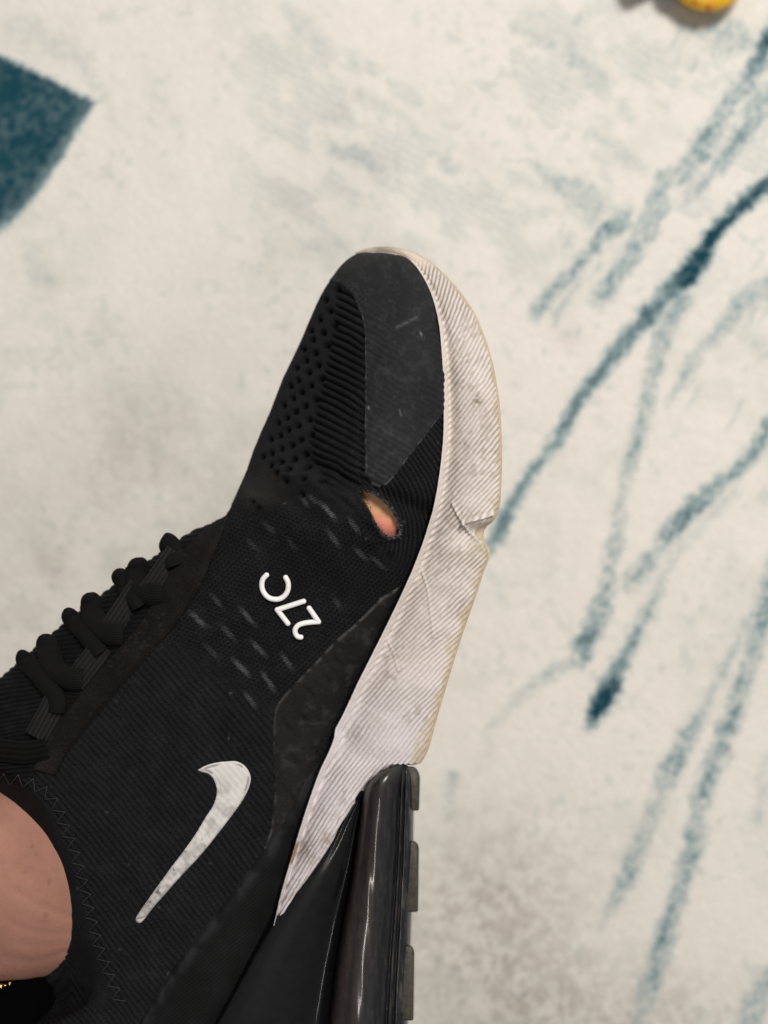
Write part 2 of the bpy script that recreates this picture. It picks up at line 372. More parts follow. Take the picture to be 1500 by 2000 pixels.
# --- knit relief, zone by zone (disp in 0.18 mm units, colour as albedo)
disp = fold.copy(); k = np.full(px.shape, .0098)
xl = interp_at(py, [(540,662),(640,650),(700,640),(780,622),(850,606),(900,606),(950,640),(980,700)])
TOECAP = [(690,478),(660,520),(640,552),(665,556),(690,580),(705,612),(712,645),(713,760),(712,860),(714,928),(726,946),(742,952),(756,947),(775,925),(800,890),(838,842),(872,800),(900,700),(880,560),(820,490),(760,470)]
zA = sstep(-4, 6, px - xl) * (1 - sstep(930, 975, py + .0 * px)) * (px < 740)
zC_line = sstep(0, 14, (px - 715) * .60 + (py - 935) * .35 - 4)
rc = np.hypot(px - 620, py - 1040)
zC = sstep(120, 135, rc) * (px > 700) * (py > 800) * (1 - sstep(1085, 1150, py - (px - 800) * .5))
wob = (vnoise(px, py, 30, 211) - .5) * 5
phA = (py - .62 * (px - 712) - .0009 * (px - 712)**2 + wob) / 15.5
gA = groove(phA, .15)
disp += zA * (-4.2 * gA + 1.2 * groove(phA + .5, .25)); k *= 1 - zA * .75 * gA
bead = groove((px + .4 * py) / 5.2, .3)
disp -= zA * bead * .5
ang = np.arctan2(py - 1040, px - 620)
phC = (rc + wob * .8) / 9.2; gC = groove(phC, .2)
disp += zC * (-3.2 * gC - 1.0 * groove(ang * rc / 7.5 + .5 * np.floor(phC), .2)); k *= 1 - zC * (.8 * gC); k *= 1 + zC * .25
# ribs lower down, running from the eyestay to the sole
lowm = sstep(0, 90, py - (1235 + (px - 350) * .55))
d1 = (px * .77 - py * .64)          # across the ribs
d1 = d1 + .00022 * (px - 350) * (py - 1500) + wob
pitch = 11.5
phD = d1 / pitch; gD = groove(phD, .17)
brk = .45 + .40 * groove((px * .64 + py * .77) / 9.0 + .5 * np.floor(phD), .35) + .3 * vnoise(np.floor(phD) * 19.3, px * .64 + py * .77, 25, 221)
disp += lowm * (-2.5 * gD * brk - .9 * groove((px * .64 + py * .77) / 8.0 + .5 * np.floor(phD), .25)); k *= (1 + .10 * lowm) * (1 - np.clip(lowm * .65 * gD * brk, 0, .95))
# fine knit in the middle
zB = (1 - lowm) * (1 - zA) * (1 - zC) * sstep(960, 1010, py + (px - 500) * -.1)
phB = (px * .70 + py * .71) / 8.0; phB2 = (px * .74 - py * .67) / 8.2
gB = np.maximum(groove(phB, .25) * .8, groove(phB2 + .5 * np.floor(phB), .25))
disp -= zB * 2.6 * gB; k *= 1 - zB * .8 * gB; k *= 1 + zB * .5
# vent holes along the far edge
HOLES = [(660,566),(637,588),(644,609),(624,625),(652,636),(607,647),(630,651),(610,665),(638,676),(593,683),(615,691),(597,705),(621,715),(579,720),(602,729),(582,744),(627,742),(567,755),(607,755),(588,767),(571,779),(616,782),(553,792),(595,794),(576,805),(559,817),(542,827),(603,821),(582,833),(563,841),(546,852),(529,860),(607,849),(588,861),(570,871),(549,878),(531,887),(514,893),(595,887),(573,898),(550,905),(530,911),(596,912),(568,920),(543,926),(561,942),(596,938),(630,941),(588,967),(493,982),(504,994)]
hz = (1 - sstep(-8, 4, px - xl)) * (1 - sstep(930, 985, py)) * front
disp += hz * 1.5
k = k * (1 + hz * .35)
for i, (hx, hy) in enumerate(HOLES):
    sxx = 6.2 if hx > interp_at(hy, [(560,650),(980,520)]) else 5.0
    rr = ((px - hx) / sxx)**2 + ((py - hy) / 5.2)**2 + .5 * (px - hx) * (py - hy) / 30
    e = np.exp(-rr); disp -= front * e * 9; k *= 1 - front * .93 * np.exp(-rr * .8)
# tongue ribs left of the eyestay
EY_R = [(442,1008),(425,1050),(408,1090),(395,1125),(375,1165),(340,1215),(290,1275),(240,1330),(190,1390),(150,1440),(125,1470),(103,1515)]
EY_L = [(62,1505),(90,1440),(130,1385),(180,1320),(230,1268),(275,1212),(310,1160),(335,1110),(355,1078),(385,1045),(428,1016)]
EYE = EY_R + EY_L
sd_eye = sdf(px, py, EYE)
seamx = interp_at(py, [(y, x) for x, y in EY_R])
tong = sstep(0, -30, px - seamx + 25) * (py > 1010) * (py < 1520)
gT = groove((py + .12 * px + (vnoise(px, py, 60, 241) - .5) * 10) / 9.0, .2)
disp = disp * (1 - tong) + tong * (-2.4 * gT); k = k * (1 - tong) + tong * .007 * (1 - .6 * gT)
# seam beside the eyestay
d, _ = seg_dist(px, py, EY_R); disp -= 5 * np.exp(-(d / 3.5)**2); k *= 1 - .6 * np.exp(-(d / 4)**2)
# collar rim: smooth knit binding
CEDGE = [(-40,1548),(0,1556),(40,1566),(72,1594),(100,1655),(130,1740),(150,1815),(160,1858),(176,1905),(192,1948)]
d, _ = seg_dist(px, py, CEDGE)
rim = (1 - sstep(18, 34, d)) * (py > 1500)
disp = disp * (1 - rim); k = k * (1 - rim) + rim * .0095
# woven-in grey flecks
FLK = [(411,1160,437,1190,.5),(370,1195,402,1225,1),(467,1186,500,1223,.9),(432,1221,458,1251,.6),(489,1251,521,1284,.9),(398,1257,428,1288,.4),(454,1286,487,1322,1),(549,1277,573,1310,.7),(510,1312,538,1351,.9),(476,1351,502,1383,.6),(586,969,601,989,.8),(627,982,655,1015,1.3),(679,1008,703,1043,.9),(638,1034,664,1069,.7),(692,1069,718,1095,.7),(723,1084,753,1112,.6),(515,1021,538,1041,.4),(649,1164,666,1190,.35),(600,965,625,985,.5),(480,1050,505,1075,.3),(560,1050,580,1075,.3)]
for (a, b, c2, d2, s) in FLK:
    dd, tt = seg_dist(px, py, [(a, b), (c2, d2)])
    ll = math.hypot(c2 - a, d2 - b); endf = sstep(0, .35, tt / ll) * (1 - sstep(.65, 1, tt / ll))
    e = (1 - sstep(3.0, 5.5, dd + 3 * (vnoise(px, py, 5, 251) - .5))) * front * (.25 + .75 * endf)
    comb = .15 + .85 * groove((px * .25 + py * .97) / 4.6, .3)
    k += e * comb * .075 * s; disp += e * (-1.6 + 1.8 * comb)
k *= 1 + .5 * (fbm(px, py, 45, 261, 3) - .5)
dust = sstep(.52, .8, fbm(px, py, 26, 271, 4)); k += dust * .0025
scuff = np.exp(-(((px - 505) / 45)**2 + ((py - 955) / 28)**2)); 
TEAR = [(701,959),(712,961),(728,967),(745,978),(760,994),(771,1010),(778,1026),(777,1038),(770,1045),(758,1045),(746,1036),(736,1020),(726,1000),(716,982),(706,968)]
sdt = sdf(px, py, TEAR)
k += front * np.exp(-((sdt + 3) / 3.5)**2) * (px > 725) * .05 * vnoise(px, py, 5, 281)
disp += front * 5 * np.exp(-((sdt + 5) / 6)**2)
lr = np.random.RandomState(5)
for _ in range(60):
    a_, b_ = lr.uniform(150, 860), lr.uniform(560, 1950); th_ = lr.uniform(0, 3.14); l_ = lr.uniform(.5, 5)
    w_ = np.s_[:, :]; near = (np.abs(px - a_) < 12) & (np.abs(py - b_) < 12)
    if near.any():
        dd, _t = seg_dist(px[near], py[near], [(a_, b_), (a_ + l_ * math.cos(th_), b_ + l_ * math.sin(th_))]); k[near] += lr.uniform(.01, .06) * np.exp(-(dd / 1.5)**2)
col = k[..., None] * np.array([.98, 1.0, 1.10]); col += (scuff * .018)[..., None] * np.array([1.1, .95, .75])
S3 = S * np.abs((D0 - hh * S) / D0)
Vu = base + N * (disp * S3)[..., None]
nu, nv = px.shape
F4 = grid_faces(nu, nv)
keepv = ~((sdt > 0) & front).ravel()
v_, f_, c_, _ = keep_faces(F4, keepv, nu * nv, Vu.reshape(-1, 3), np.clip(col, .0008, .9).reshape(-1, 3))
upper = link_mesh('upper', v_, f_, M_knit, shoe, c_)

# BVH of the undisplaced surface for laying trims on it
step = 3
Gc = base[::step, ::step]; bv = BVHTree.FromPolygons([Vector(v) for v in Gc.reshape(-1, 3)], grid_faces(*Gc.shape[:2]).tolist())
def on(px_, py_, lift=0.0):
    """point on the upper under sneaker-frame (u, v), lifted by lift units along its normal"""
    o = Vector((0, 0, CAM_H)); p = Vector(W((px_, py_, 0))); dr = (p - o).normalized()
    hit, nrm, _, _ = bv.ray_cast(o, dr, 1.0)
    if hit is None: return np.array(W((px_, py_, -60 + lift)))
    if nrm.z < 0: nrm = -nrm
    return np.array(hit + nrm * (lift * S))
def on_h(px_, py_):
    return (D0 - (CAM_H - on(px_, py_)[2])) / S

# ---------------------------------------------------------------- overlays cut from the same last
def overlay(name, poly, thick, extra, colfn, material, edge=3.5, tvmax=4.3):
    sd = sdf(px, py, poly)
    m = ((sd > -7) & (tv[None, :] < tvmax))
    dz = fold - 8 + (thick + 7.5) * sstep(-6, edge, sd) + extra(px, py, sd) - 9 * (1 - sstep(.05, .55, np.broadcast_to(tv[None, :], px.shape)))
    P = base + N * (dz * S3)[..., None]
    v, f, cc, _ = keep_faces(F4, m.ravel(), nu * nv, P.reshape(-1, 3), np.clip(colfn(px, py, sd), .001, .9).reshape(-1, 3))
    return link_mesh(name, v, f, material, shoe, cc)

def toe_extra(x, y, sd):
    r1 = groove((y - .62 * (x - 712) + 4 * (vnoise(x, y, 20, 301) - .5)) / 13.0, .25)
    return -2.0 * r1 * sstep(560, 640, y) * (.4 + .6 * vnoise(x, y, 40, 302)) + (vnoise(x, y, 6, 303) - .5) * .7
def toe_col(x, y, sd):
    b = .0150 + .009 * (fbm(x, y, 60, 311, 4) - .5) + .008 * sstep(.5, .8, fbm(x, y, 9, 312, 2))
    e = np.exp(-((sd - .8) / 2.2)**2) * (y > 590) * (x < 862) * sstep(.3, .7, vnoise(x, y, 7, 313))
    dots = groove((x * .6 + y * .8) / 8, .2) * groove((x * .8 - y * .6) / 9, .2)
    b = b + e * .10 + .03 * dots * np.exp(-(((x - 690) / 26)**2 + ((y - 585) / 34)**2))
    for (a, b_, c2, d2, s, w) in [(775,640,812,622,.05,3),(700,660,760,640,.0,4),(740,720,790,745,.012,6),(735,830,790,860,.010,8),(820,650,823,655,.2,1.5),(720,795,722,800,.2,1.6),(780,800,783,812,.1,1.4),(830,690,840,740,.012,5)]:
        dd, _ = seg_dist(x, y, [(a, b_), (c2, d2)]); b = b + s * np.exp(-(dd / w)**2) * (.4 + .6 * vnoise(x, y, 4, 314))
    return b[..., None] * np.array([.96, 1.01, 1.10])
overlay('toe_cap', TOECAP, 3.6, toe_extra, toe_col, M_nubuck)

SIDE = [(812,1118),(788,1138),(765,1157),(745,1168),(715,1198),(690,1222),(655,1252),(620,1290),(585,1326),(560,1352),(543,1374),(536,1392),(533,1440),(534,1500),(536,1560),(530,1620),(512,1668),(560,1665),(620,1560),(690,1440),(760,1300),(830,1130)]
def side_extra(x, y, sd):
    e = (vnoise(x, y, 5, 321) - .5) * .8
    for (hx, hy, a, b) in [(595,1410,7,22),(600,1350,6,14),(640,1330,6,16),(575,1490,8,20),(560,1420,6,14),(620,1470,6,14),(570,1560,6,18),(655,1290,5,10)]:
        u_ = (x - hx) * .8 - (y - hy) * .55; w_ = (x - hx) * .55 + (y - hy) * .8
        e = e - 4.0 * np.exp(-(u_ / a)**2 - (w_ / b)**2)
    return e
def side_col(x, y, sd):
    b = .0105 + .010 * (fbm(x, y, 50, 331, 4) - .45) + .011 * sstep(.55, .78, fbm(x, y, 16, 332, 3))
    b = b + .04 * np.exp(-((sd - .8) / 2.0)**2) * sstep(.2, .7, vnoise(x, y, 9, 333)) * (x < 790)
    return b[..., None] * np.array([1.04, 1.0, .97])
overlay('side_overlay', SIDE, 3.4, side_extra, side_col, M_nubuck)

STRAP = [(668,1405),(655,1428),(640,1462),(612,1500),(592,1528),(574,1566),(555,1602),(525,1645),(500,1680),(470,1722),(440,1762),(405,1806),(372,1848),(340,1890),(305,1945),(270,2000),(220,2090),(180,2180),(330,2260),(450,2040),(560,1850),(600,1700),(640,1560),(690,1430)]
def strap_extra(x, y, sd):
    g = groove((x * .62 + y * .78) / 6.4, .25)
    return 3.5 * sstep(0, 14, sd) - 1.1 * g * sstep(8, 26, sd)
def strap_col(x, y, sd):
    g = groove((x * .62 + y * .78) / 6.4, .25)
    b = .0066 * (1 - .45 * g * sstep(8, 26, sd)) + .006 * (fbm(x, y, 40, 341, 3) - .5) + .010 * (1 - sstep(4, 26, sd)) * sstep(.3, .7, fbm(x, y, 20, 343, 2))
    return b[..., None] * np.array([.98, 1.0, 1.07])
overlay('heel_strap', STRAP, 7, strap_extra, strap_col, M_nubuck, edge=5)

def eye_extra(x, y, sd):
    return -1.0 * groove((x * .8 + y * .6) / 7.5, .25) * sstep(.35, .6, vnoise(x, y, 9, 351)) + (vnoise(x, y, 5, 352) - .5)
def eye_col(x, y, sd):
    b = .0080 + .006 * (fbm(x, y, 30, 353, 3) - .45) + .008 * sstep(.70, .85, vnoise(x, y, 5, 354)) * sstep(.5, .7, vnoise(x, y, 40, 355)) + .005 * np.exp(-(((x - 80) / 30)**2 + ((y - 1490) / 25)**2))
    return b[..., None] * np.array([1.10, 1.0, .98])
overlay('eyestay', EYE, 5, eye_extra, eye_col, M_knit, edge=6)

# ---------------------------------------------------------------- generic tube / ribbon
def tube(name, pts3, rad, material, parent, seg=8, flat=1.0, nrm=None, col=None, caps=True):
    P = np.asarray(pts3, float); n = len(P)
    rad = np.broadcast_to(np.asarray(rad, float), (n,))
    T = np.gradient(P, axis=0); T /= np.linalg.norm(T, axis=1, keepdims=True) + 1e-12
    up = np.array([0, 0, 1.0]) if nrm is None else np.asarray(nrm, float)
    Sd = np.cross(T, up); Sd /= np.linalg.norm(Sd, axis=1, keepdims=True) + 1e-12
    U = np.cross(Sd, T)
    if caps:
        e = [math.sqrt(max(0, 1 - (1 - i / 4)**2)) for i in range(4)]
        Ps = [P[0] - T[0] * rad[0] * (1 - i / 4) for i in range(4)]; Pe = [P[-1] + T[-1] * rad[-1] * ((i + 1) / 4) for i in range(4)]
        rs = [rad[0] * max(x, .05) for x in e]; re = [rad[-1] * max(math.sqrt(1 - ((i + 1) / 4)**2), .05) for i in range(4)]
        P = np.vstack([Ps, P, Pe]); rad = np.concatenate([rs, rad, re])
        Sd = np.vstack([[Sd[0]]*4, Sd, [Sd[-1]]*4]); U = np.vstack([[U[0]]*4, U, [U[-1]]*4]); n = len(P)
    a = np.linspace(0, 2*math.pi, seg, endpoint=False)
    V = P[:, None] + Sd[:, None] * (np.cos(a)[None, :, None] * rad[:, None, None]) + U[:, None] * (np.sin(a)[None, :, None] * rad[:, None, None] * flat)
    F = []
    for i in range(n - 1):
        for j in range(seg):
            F.append((i*seg + j, i*seg + (j+1) % seg, (i+1)*seg + (j+1) % seg, (i+1)*seg + j))
    F.append(tuple(range(seg))[::-1]); F.append(tuple(range((n-1)*seg, n*seg)))
    return link_mesh(name, V.reshape(-1, 3), F, material, parent, None if col is None else np.tile(col, (n*seg, 1)))

def laid(pts, lift, m=None):
    pts = np.asarray(pts, float)
    if m: pts = curve(pts, m)
    P = np.array([on(p[0], p[1], lift if np.isscalar(lift) else 0) for p in pts])
    return P

# ---------------------------------------------------------------- printed characters 2 7 C (raised white ink)
lett = bpy.data.objects.new('printed_lettering', None); scene.collection.objects.link(lett); lett.parent = shoe
ZF = 260 / 1500.
def z4(l): return [(440 + x * ZF, 1080 + y * ZF) for x, y in l]
Cc = (565, 372)
arc = [(Cc[0] + 150 * math.cos(math.radians(t_)), Cc[1] + 147 * math.sin(math.radians(t_))) for t_ in range(-48, 234, 6)]
arc = [(470, 248)][:0] + arc
def char(name, strokes, rad=5.0):
    # one mesh: sweep each stroke, joined
    vs, fs = [], []
    for s_ in strokes:
        o = tube('tmp', laid(s_, 2.5), rad * S, M_white, None, seg=10, flat=.75)
        b_ = len(vs); vs += [tuple(v.co) for v in o.data.vertices]; fs += [tuple(i + b_ for i in p.vertices) for p in o.data.polygons]
        me = o.data; bpy.data.objects.remove(o); bpy.data.meshes.remove(me)
    return link_mesh(name, vs, fs, M_white, lett)
char('character', [curve(z4([(682,272),(706,320),(712,372),(700,430),(662,484),(608,514),(560,518),(500,504),(450,462),(420,405),(414,350),(428,290),(468,246)]), 44)])
def straight(a, b, n=16): return [(a[0] + (b[0]-a[0]) * i / n, a[1] + (b[1]-a[1]) * i / n) for i in range(n + 1)]
char('character', [z4(straight((884,540), (586,636))), z4(straight((586,636), (706,790)))])
char('character', [z4(straight((944,616), (1050,770))), curve(z4([(1050,770),(960,776),(880,788),(820,812),(786,862),(794,910),(820,940),(852,944)]), 36)])

# ---------------------------------------------------------------- curved logo on the side
LOGO_O = [(386,1504),(400,1496),(420,1490),(445,1487),(462,1487),(476,1494),(486,1506),(490,1520),(487,1536),(478,1556),(466,1575),(452,1594),(429,1624),(402,1658),(383,1680),(364,1700),(340,1726),(322,1747),(304,1767),(291,1783),(282,1795),(273,1803),(267,1801),(265,1796),(268,1788),(275,1777),(289,1757),(304,1736),(317,1718),(330,1700),(355,1667),(380,1632),(403,1594),(417,1572),(423,1552),(422,1534),(415,1519),(404,1510),(394,1508)]
LO = curve(LOGO_O + LOGO_O[:1], 220)[:-1]
st = 2.0
gx, gy = np.meshgrid(np.arange(258, 496, st), np.arange(1480, 1810, st))
sdl = sdf(gx, gy, LO)
# clamp outside points near the outline onto it for a clean edge
H_ = np.zeros_like(gx)
nl = np.argwhere(sdl > -st * 1.5)
for i, j in nl: H_[i, j] = on_h(gx[i, j], gy[i, j])
def nearest_on(poly, x, y):
    Pp = np.vstack([poly, poly[:1]]); A = Pp[:-1]; B = Pp[1:] - A
    t_ = np.clip(((x - A[:, 0]) * B[:, 0] + (y - A[:, 1]) * B[:, 1]) / (B**2).sum(1), 0, 1)
    Q = A + B * t_[:, None]; i = np.argmin((Q[:, 0] - x)**2 + (Q[:, 1] - y)**2); return Q[i]
gx2, gy2 = gx.astype(float).copy(), gy.astype(float).copy()
for i, j in nl:
    if sdl[i, j] < 0: gx2[i, j], gy2[i, j] = nearest_on(LO, gx[i, j], gy[i, j])
sdl2 = np.maximum(sdl, 0)
ribs = groove((gx2 * .77 - gy2 * .64) / 11.5, .25)
zl = H_ + 4.0 * sstep(-.5, 2.5, sdl2) + .9 - 1.3 * np.exp(-((sdl2 - 5.5) / 1.4)**2) * (gy2 < 1600) - .4 * ribs
wear = .8 * sstep(.68, .74, fbm(gx2, gy2, 11, 361, 3)) * sstep(1600, 1680, gy2) * sstep(2, 4, sdl2)
dash = np.exp(-((sdl2 - 5.0) / 1.3)**2) * sstep(.42, .55, vnoise(gx2 + gy2 * .3, gy2 * .3, 14, 362)) * (((gx2 > 428) & (gy2 < 1545)) | ((gy2 < 1512)))
dash = dash * ((gx2 - gy2 * .1) > 240)
endl = np.exp(-((gy2 - 1792 - (gx2 - 276) * -.3) / 1.6)**2) * (sdl2 > 2.5) * (gy2 > 1780)
kl = .60 * (1 - .34 * sstep(.35, .75, fbm(gx2, gy2, 16, 363, 3)) * sstep(1500, 1560, gy2)) * (1 - .06 * ribs)
kl = kl * (1 - .85 * wear) * (1 - .9 * np.clip(dash, 0, 1)) * (1 - .85 * endl) * (1 - .35 * sstep(1640, 1740, gy2) * vnoise(gx2, gy2, 8, 364))
cl = kl[..., None] * np.array([1.0, .97, .93])
v_, f_, c_, _ = keep_faces(grid_faces(*gx.shape), (sdl > -st * 1.45).ravel(), gx.size, W(np.stack([gx2, gy2, zl], -1)).reshape(-1, 3), cl.reshape(-1, 3))
link_mesh('side_logo', v_, f_, M_logo, shoe, c_)

# ---------------------------------------------------------------- midsole
MS = [  # feather point, edge point, h at both
 ((700,497,-232),(694,494,-236)), ((712,494,-218),(709,488,-222)), ((728,493,-200),(726,484,-205)), ((755,494,-165),(752,481.5,-168)), ((785,501,-125),(790,487,-130)),
 ((806,512,-96),(826,503,-105)), ((836,556,-62),(872,541,-70)), ((856,618,-30),(918,600,-40)), ((865,700,-8),(953,683,-18)), ((868,790,0),(972,775,-4)),
 ((866,870,3),(978,868,0)), ((856,950,6),(977,945,2)), ((846,1000,8),(970,1003,4)), ((842,1014,8),(961,1019,0)), ((838,1026,8),(948,1029,-6)), ((834,1040,8),(942,1042,-10)), ((829,1056,8),(945,1057,-6)), ((822,1075,8),(954,1075,2)),
 ((805,1118,7),(941,1122,4)), ((780,1173,4),(922,1180,4)), ((740,1255,0),(895,1258,4)), ((700,1335,-5),(872,1333,2)), ((668,1403,-10),(850,1408,0)),
 ((657,1424,-11),(842,1438,0)), ((654,1442,-12),(832,1470,0)), ((645,1466,-14),(820,1491,-2)), ((628,1502,-16),(776,1494,4)), ((608,1556,-18),(722,1526,6)), ((588,1618,-20),(688,1576,4)), ((567,1688,-22),(641,1658,0)),
 ((549,1752,-24),(590,1732,-8)), ((536,1808,-26),(540,1804,-20)),
]
rows = []
for F, E in MS:
    F = np.array(F, float); E = np.array(E, float); L = np.linalg.norm((E - F)[:2]); u = (E - F)
    b = min(1, L / 100)
    q = lambda t, dh: list(F + u * t + np.array([0, 0, dh * b]))
    rows.append([list(F + np.array([-3, 0, -14]) ), list(F + np.array([-1.5, 0, 12])), q(.05, 3 + 5*(1-b)), q(.12, -5), q(.3, 10), q(.55, 16), q(.8, 10), q(.95, 0), list(E + np.array([-2*b, 0, -16])), list(E + np.array([-20*b, 0, -46]))])
tvm = np.concatenate([np.linspace(0, 1, 6, endpoint=False), np.linspace(1, 3, 22, endpoint=False), np.linspace(3, 8, 96, endpoint=False), np.linspace(8, 9, 6)])
Gm = surface(rows, tvm, 1.45)
mx_, my_ = Gm[..., 0], Gm[..., 1]
bm_ = W(Gm); Nm = -grid_normals(bm_)
yy = np.arange(400, 2000, 2.0)
th_tab = np.radians(np.interp(yy, [520, 600, 700, 800, 1050, 1300, 1500, 1800], [82, 70, 58, 51, 44, 41, 50, 56]))
Cint = np.concatenate([[0], np.cumsum(np.cos(th_tab) * 2)])[:-1]
thm = np.interp(my_, yy, th_tab); Cm = np.interp(my_, yy, Cint)
psi = Cm + np.sin(thm) * (mx_ - 900) + (vnoise(mx_, my_, 60, 401) - .5) * 6 + (vnoise(mx_, my_, 14, 404) - .5) * 1.6
pit = 7.9
gr = groove(psi / pit, .19); rd = groove(psi / pit + .5, .3)
vv = np.broadcast_to(tvm[None, :], mx_.shape)
face = sstep(1.7, 3.2, vv) * (1 - sstep(7.45, 7.9, vv)) * sstep(500, 540, my_ + (mx_ - 800) * .25) * (my_ > 500)
amp = .80 + .45 * fbm(mx_, my_, 50, 402, 3)
cre = np.zeros_like(mx_)
for (pts, w, a) in [([(903,1021),(925,1015),(945,1010),(962,1003)], 2.6, 6), ([(903,1021),(915,1040),(930,1056)], 3, 6), ([(884,984),(893,1004),(903,1021)], 3, 4.5),
                    ([(822,1110),(835,1150),(841,1200),(846,1245)], 2.2, 1.5), ([(753,1243),(768,1275),(778,1310)], 2.4, 1.4), ([(690,1560),(697,1590),(700,1628)], 3, 1.2)]:
    d, _ = seg_dist(mx_, my_, pts); cre += a * np.exp(-(d / w)**2)
tri = sstep(-3, 5, sdf(mx_, my_, [(905,1021),(962,1004),(980,1020),(970,1080),(934,1060)]))
d2, _ = seg_dist(mx_, my_, [(925,1040),(960,1042)]); cre -= 10 * np.exp(-(d2 / 11)**2) * tri
ribamp = face * amp * (1 - .85 * tri)
md = -2.0 * gr * ribamp + .5 * rd * ribamp + cre * face + (vnoise(mx_, my_, 6, 405) - .5) * .6
dirt = fbm(mx_, my_, 45, 411, 4); dirt2 = fbm(mx_, my_, 12, 412, 3)
pink = np.array([.64, .580, .54]); tan = np.array([.44, .355, .235]); grey = np.array([.40, .36, .31])
lav = np.array([.63, .585, .60])
lavm = sstep(1150, 1500, my_)[..., None]
cm = pink * (1 - lavm) + lav * lavm
cm = cm * (1 - .14 * (dirt - .5) - .10 * (dirt2 - .5))[..., None]
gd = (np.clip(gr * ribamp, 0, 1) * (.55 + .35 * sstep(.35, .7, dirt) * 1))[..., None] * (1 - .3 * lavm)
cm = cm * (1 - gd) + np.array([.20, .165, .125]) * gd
smd = (sstep(.56, .72, fbm(mx_, my_, 22, 421, 3)) * sstep(.45, .65, fbm(mx_, my_, 120, 422, 2)) * .26 * face)[..., None]
spk2 = (sstep(.62, .76, vnoise(mx_ * .75 + my_ * .6, (my_ * .75 - mx_ * .6) * .4, 4.5, 423)) * sstep(.42, .62, fbm(mx_, my_, 60, 424, 2)) * .38 * face)[..., None]
cm = cm * (1 - spk2) + np.array([.27, .23, .18]) * spk2
cm = cm * (1 - smd) + grey * smd
for (sx, sy, r1, s) in [(932,782,9,.8),(905,866,8,.5),(940,800,20,.25),(600,1660,24,.55),(640,1640,16,.5),(690,1440,26,.18),(690,1420,20,.15),(955,830,22,.25)]:
    e = (s * np.exp(-(((mx_ - sx)**2 + (my_ - sy)**2) / r1**2)) * (sstep(.4, .6, vnoise(mx_, my_, 5, 425)) * .7 + .3))[..., None]
    cm = cm * (1 - e) + np.array([.16, .12, .08]) * e
edge_ = sstep(6.75, 7.7, vv + (vnoise(mx_, my_, 16, 431) - .5) * 1.1 + (my_ > 1070) * .35 + (my_ < 1000) * .30 * sstep(.45, .7, dirt) - (my_ > 1495) * 2)
yel = edge_[..., None] * .75
cm = cm * (1 - yel) + tan * yel
ol = (np.exp(-(((mx_ - 945) / 26)**2 + ((my_ - 1075) / 24)**2)) * .6 + np.exp(-(((mx_ - 966) / 16)**2 + ((my_ - 1000) / 26)**2)) * .6)[..., None] * sstep(.3, .6, dirt2)[..., None]
cm = cm * (1 - ol) + np.array([.34, .29, .15]) * ol
rust = (sstep(1640, 1650, my_) * (1 - sstep(1682, 1694, my_)) * (1 - sstep(1.9, 2.6, vv)))[..., None] * .85
cm = cm * (1 - rust) + np.array([.30, .15, .07]) * rust
toe_t = (1 - sstep(505, 530, my_))[..., None] * .5; cm = cm * (1 - toe_t) + np.array([.66, .54, .40]) * toe_t
Sm = S * (D0 - Gm[..., 2] * S) / D0
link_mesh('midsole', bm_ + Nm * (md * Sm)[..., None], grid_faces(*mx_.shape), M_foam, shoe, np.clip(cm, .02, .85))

# outsole: rim and underside
rows = []
for F, E in MS[:26]:
    F = np.array(F, float); E = np.array(E, float); b = min(1, np.linalg.norm((E - F)[:2]) / 100)
    mid_h = -560 * max(b, .25)
    Mx = E[0] - 150 * b; My = E[1] + 10
    if b < .35: Mx = E[0] + (705 - E[0]) * .6; mid_h = -260
    rows.append([list(E + [-3*b, 0, -12]), list(E + [.6, 0, -15]), list(E + [1.6, 0, -20]), list(E + [1.2, 0, -32]), list(E + [-5*b, 0, -60]), [E[0]*.5 + Mx*.5, E[1] + 5, E[2]*.5 + mid_h*.5 - 20], [Mx, My, mid_h]])
Go = surface(rows, np.concatenate([np.linspace(0, 4, 16, endpoint=False), np.linspace(4, 6, 10)]), 6)
link_mesh('outsole', W(Go), grid_faces(*Go.shape[:2]), M_sole, shoe)

# ---------------------------------------------------------------- heel: black carrier, air cushion, lugs
CL = [(1500,776),(1530,722),(1560,700),(1580,686),(1620,661),(1658,641),(1700,612),(1732,590),(1770,562),(1806,534),(1870,498),(1930,466),(2000,428),(2100,374),(2200,318),(2300,262)]
CR = [(1500,790),(1530,722),(1560,706),(1620,697),(1700,686),(1800,668),(1900,652),(2000,640),(2100,628),(2200,612),(2300,560)]
TL = [(1494,772),(1497,760),(1502,746),(1510,732),(1520,721),(1535,711),(1555,704),(1600,699),(1640,693),(1700,685),(1800,667),(1900,651),(2000,639),(2100,627),(2200,611),(2300,560)]
TR = [(1494,794),(1497,798),(1502,801),(1510,804),(1520,806),(1560,808),(1640,807),(1720,805),(1800,803),(1900,799),(2000,796),(2100,792),(2200,786),(2300,770)]
rows = []
for y in [1545,1560,1580,1610,1650,1700,1750,1800,1850,1900,1950,2000,2060,2120,2200,2290]:
    l, r = interp_at(y, CL), interp_at(y, CR); w = r - l
    sy = -.62 * w * (0)   # rows stay across
    hl = float(np.interp(y, [1560,1800,2000,2300],[2,-18,-22,-60]))
    b = min(1, w / 60)
    rows.append([[l-26,y-6,hl-40],[l-8,y-2,hl-12*b-6],[l-1,y,hl+3*b-4],[l+.12*w,y,hl+3],[l+.4*w,y,hl-2+4*b],[l+.68*w,y,hl+6*b],[l+.86*w,y,hl+15*b+2],[l+.93*w,y,hl+11*b],[l+1.0*w,y,hl-14],[r+14,y,hl-60]])
Gk = surface(rows, np.linspace(0, 9, 110), 5)
link_mesh('air_cushion_frame', W(Gk), grid_faces(*Gk.shape[:2]), M_black, shoe)

